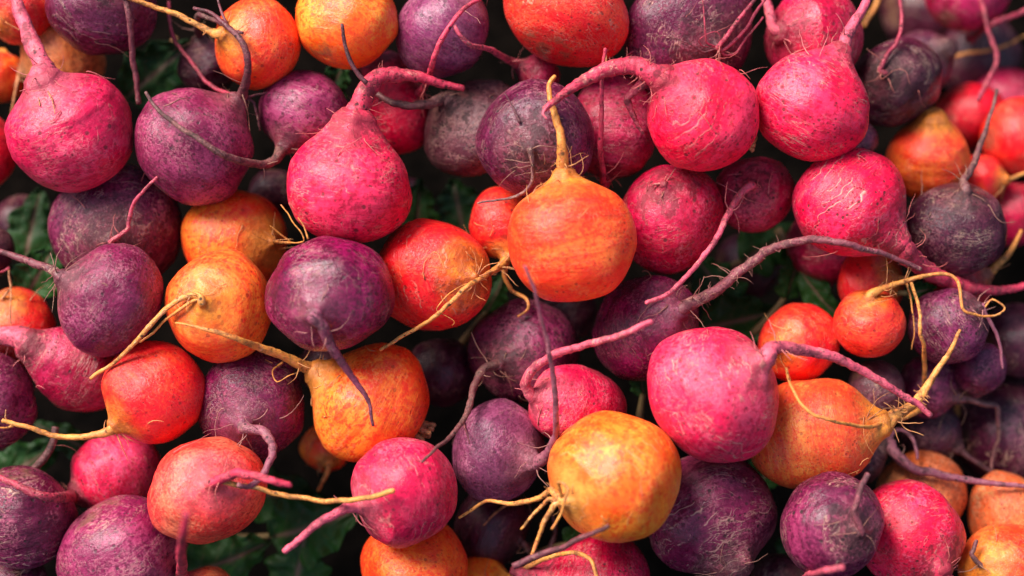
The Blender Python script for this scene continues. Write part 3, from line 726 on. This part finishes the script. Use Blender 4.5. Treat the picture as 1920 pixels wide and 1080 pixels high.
def leaf(x, y, ang, ln, wd, h, label, seed, tilt=(0.0, 0.0)):
    r_ = random.Random(seed)
    root = bpy.data.objects.new('beet_leaf', None); COL.objects.link(root); root.empty_display_size = 0.01
    root.matrix_world = RT @ Matrix.Translation(P(x, y, h)) @ Matrix.Rotation(math.radians(ang), 4, 'Z') @ Matrix.Rotation(tilt[0], 4, 'X') @ Matrix.Rotation(tilt[1], 4, 'Y')
    root['label'] = label; root['category'] = 'leaf'; root['group'] = 'beet leaves down in the gaps'
    NU, NV = 40, 24; ln *= PX; wd *= PX
    v = []; f = []; rib = []
    off = Vector((seed * 1.7, seed * 2.3, 0))
    for i in range(NU + 1):
        u = i / NU
        w = wd * (math.sin(math.pi * min(1, u ** 0.62)) ** 0.75) * (1 + 0.14 * math.sin(u * 19 + seed) + 0.10 * noise.noise(Vector((u * 9, seed, 0))))
        if i == 0: w = wd * 0.05
        for j in range(NV + 1):
            s = j / NV * 2 - 1
            xx = (u - 0.5) * ln; yy = s * w
            vein = max(0, 1 - abs(s) * 9)
            side = max(0.0, 1 - abs(((abs(s) * 0.9 - u * 4.2 + 8) % 0.7) - 0.35) * 22) * (1 - abs(s)) ** 0.5
            z = 0.35 * wd * (0.5 * s * s) * math.sin(seed) + 0.18 * wd * noise.noise(Vector((u * 3.2, s * 1.8, 0)) + off)
            z += 0.10 * wd * abs(s) ** 2 * math.sin(u * 34 + seed * 3 + s * 2) - 0.04 * wd * vein - 0.02 * wd * side
            z += 0.05 * wd * noise.noise(Vector((u * 12, s * 8, 0)) + off) - 0.5 * ln * (u - 0.5) ** 2 * 0.7
            v.append((xx, yy, z)); rib.append(min(1, vein * 1.0 + side * 0.35))
    for i in range(NU):
        for j in range(NV):
            k = i * (NV + 1) + j; f.append((k, k + NV + 1, k + NV + 2, k + 1))
    me = bpy.data.meshes.new('blade'); me.from_pydata(v, [], f); me.polygons.foreach_set('use_smooth', [True] * len(f))
    set_attr(me, 'rib', rib); me.materials.append(LEAF)
    o = bpy.data.objects.new('blade', me); COL.objects.link(o); o.parent = root
    so = o.modifiers.new('thick', 'SOLIDIFY'); so.thickness = 0.0004
    tb = Tubes(); z0 = v[NV // 2][2]
    pts = [Vector((-0.45 * ln, 0, z0)), Vector((-0.75 * ln, 0.03 * ln, z0 - 0.006)), Vector((-1.15 * ln, r_.uniform(-.1, .1) * ln, z0 - 0.018))]
    fs = spline(pts, 0.003); tb.add(fs, [0.0016 + 0.0012 * k / len(fs) for k in range(len(fs))], 8, 0.1, seed)
    me = bpy.data.meshes.new('stalk'); me.from_pydata(tb.v, [], tb.f); me.polygons.foreach_set('use_smooth', [True] * len(tb.f))
    set_attr(me, 'rib', [0.0] * len(tb.v)); me.materials.append(STALK)
    o = bpy.data.objects.new('stalk', me); COL.objects.link(o); o.parent = root

# x, y, angle, length, half width, height
LEAVES = [
 (75,510,60,120,45,-40,'bright green leaf tip between the two left purple beets',(0.3,0.2)),
 (590,985,20,190,70,-60,'broad dark green leaf left of the blurred pink root at the bottom',(0.1,-0.2)),
 (540,935,-10,190,50,-90,'dark green leaf under the long golden root',(-0.3,0.1)),
 (430,1050,15,170,60,-50,'green leaf at the bottom edge below the salmon beet',(0.2,0.3)),
 (560,1065,80,150,60,-80,'dark leaf at the bottom edge beside the mottled orange beet',(0.2,-0.3)),
 (1490,510,70,110,32,-90,'pale green leaf piece below the striped pink beet',(0.6,0.2)),
 (1540,560,-50,130,28,-70,'yellowish green leaf strip left of the kinked golden root',(0.5,0.0)),
 (1390,600,10,170,55,-110,'dark green leaf under the hairy mauve root',(0.1,0.3)),
 (1340,530,120,150,50,-130,'shadowed leaf right of the violet beet',(0.3,0.2)),
 (1450,455,30,150,50,-150,'dark leaf deep in the gap under the small dark pink beet',(0.0,0.3)),
 (1203,712,90,60,22,-10,'tiny green leaf scrap between the violet and rosy pink beets',(0.2,0.5)),
 (930,550,60,90,30,-100,'dark leaf scrap below the forked golden root',(0.3,0.3)),
 (785,390,80,120,42,-130,'dark green leaf right of the large hot pink beet',(0.5,0.2)),
 (300,130,40,170,60,-150,'dark green leaf in the gap beside the top left purple beet',(0.2,0.2)),
 (630,150,60,90,30,-60,'green leaf scrap under the golden beet at the top',(0.4,0.2)),
 (120,820,150,150,30,-90,'narrow green leaf above the cracked pink beet',(0.5,0.1)),
 (50,870,30,150,50,-130,'shadowed leaf between the left edge purple beets',(0.2,0.1)),
 (1095,1000,30,80,30,-20,'small green leaf just under the large golden beet',(0.2,0.2)),
 (1730,545,10,60,18,30,'bright small leaf scrap by the kinked golden root',(0.2,0.2)),
 (860,390,100,130,50,-190,'leaf lost in shadow left of the half hidden red-orange beet',(0.1,0.3)),
 (1450,860,60,120,40,-120,'dark leaf between the big matt purple beet and the greenish orange one',(0.2,0.3)),
 (60,420,80,150,50,-160,'leaf in deep shade left of the big spotted purple beet',(0.1,0.2)),
 (1500,1000,70,120,40,-110,'dark leaf between the two matt purple beets',(0.3,0.2)),
]
for i, (x, y, an, ln, wd, h, lab, tl) in enumerate(LEAVES):
    leaf(x, y, an, ln, wd, h, lab, i + 1.0, tl)
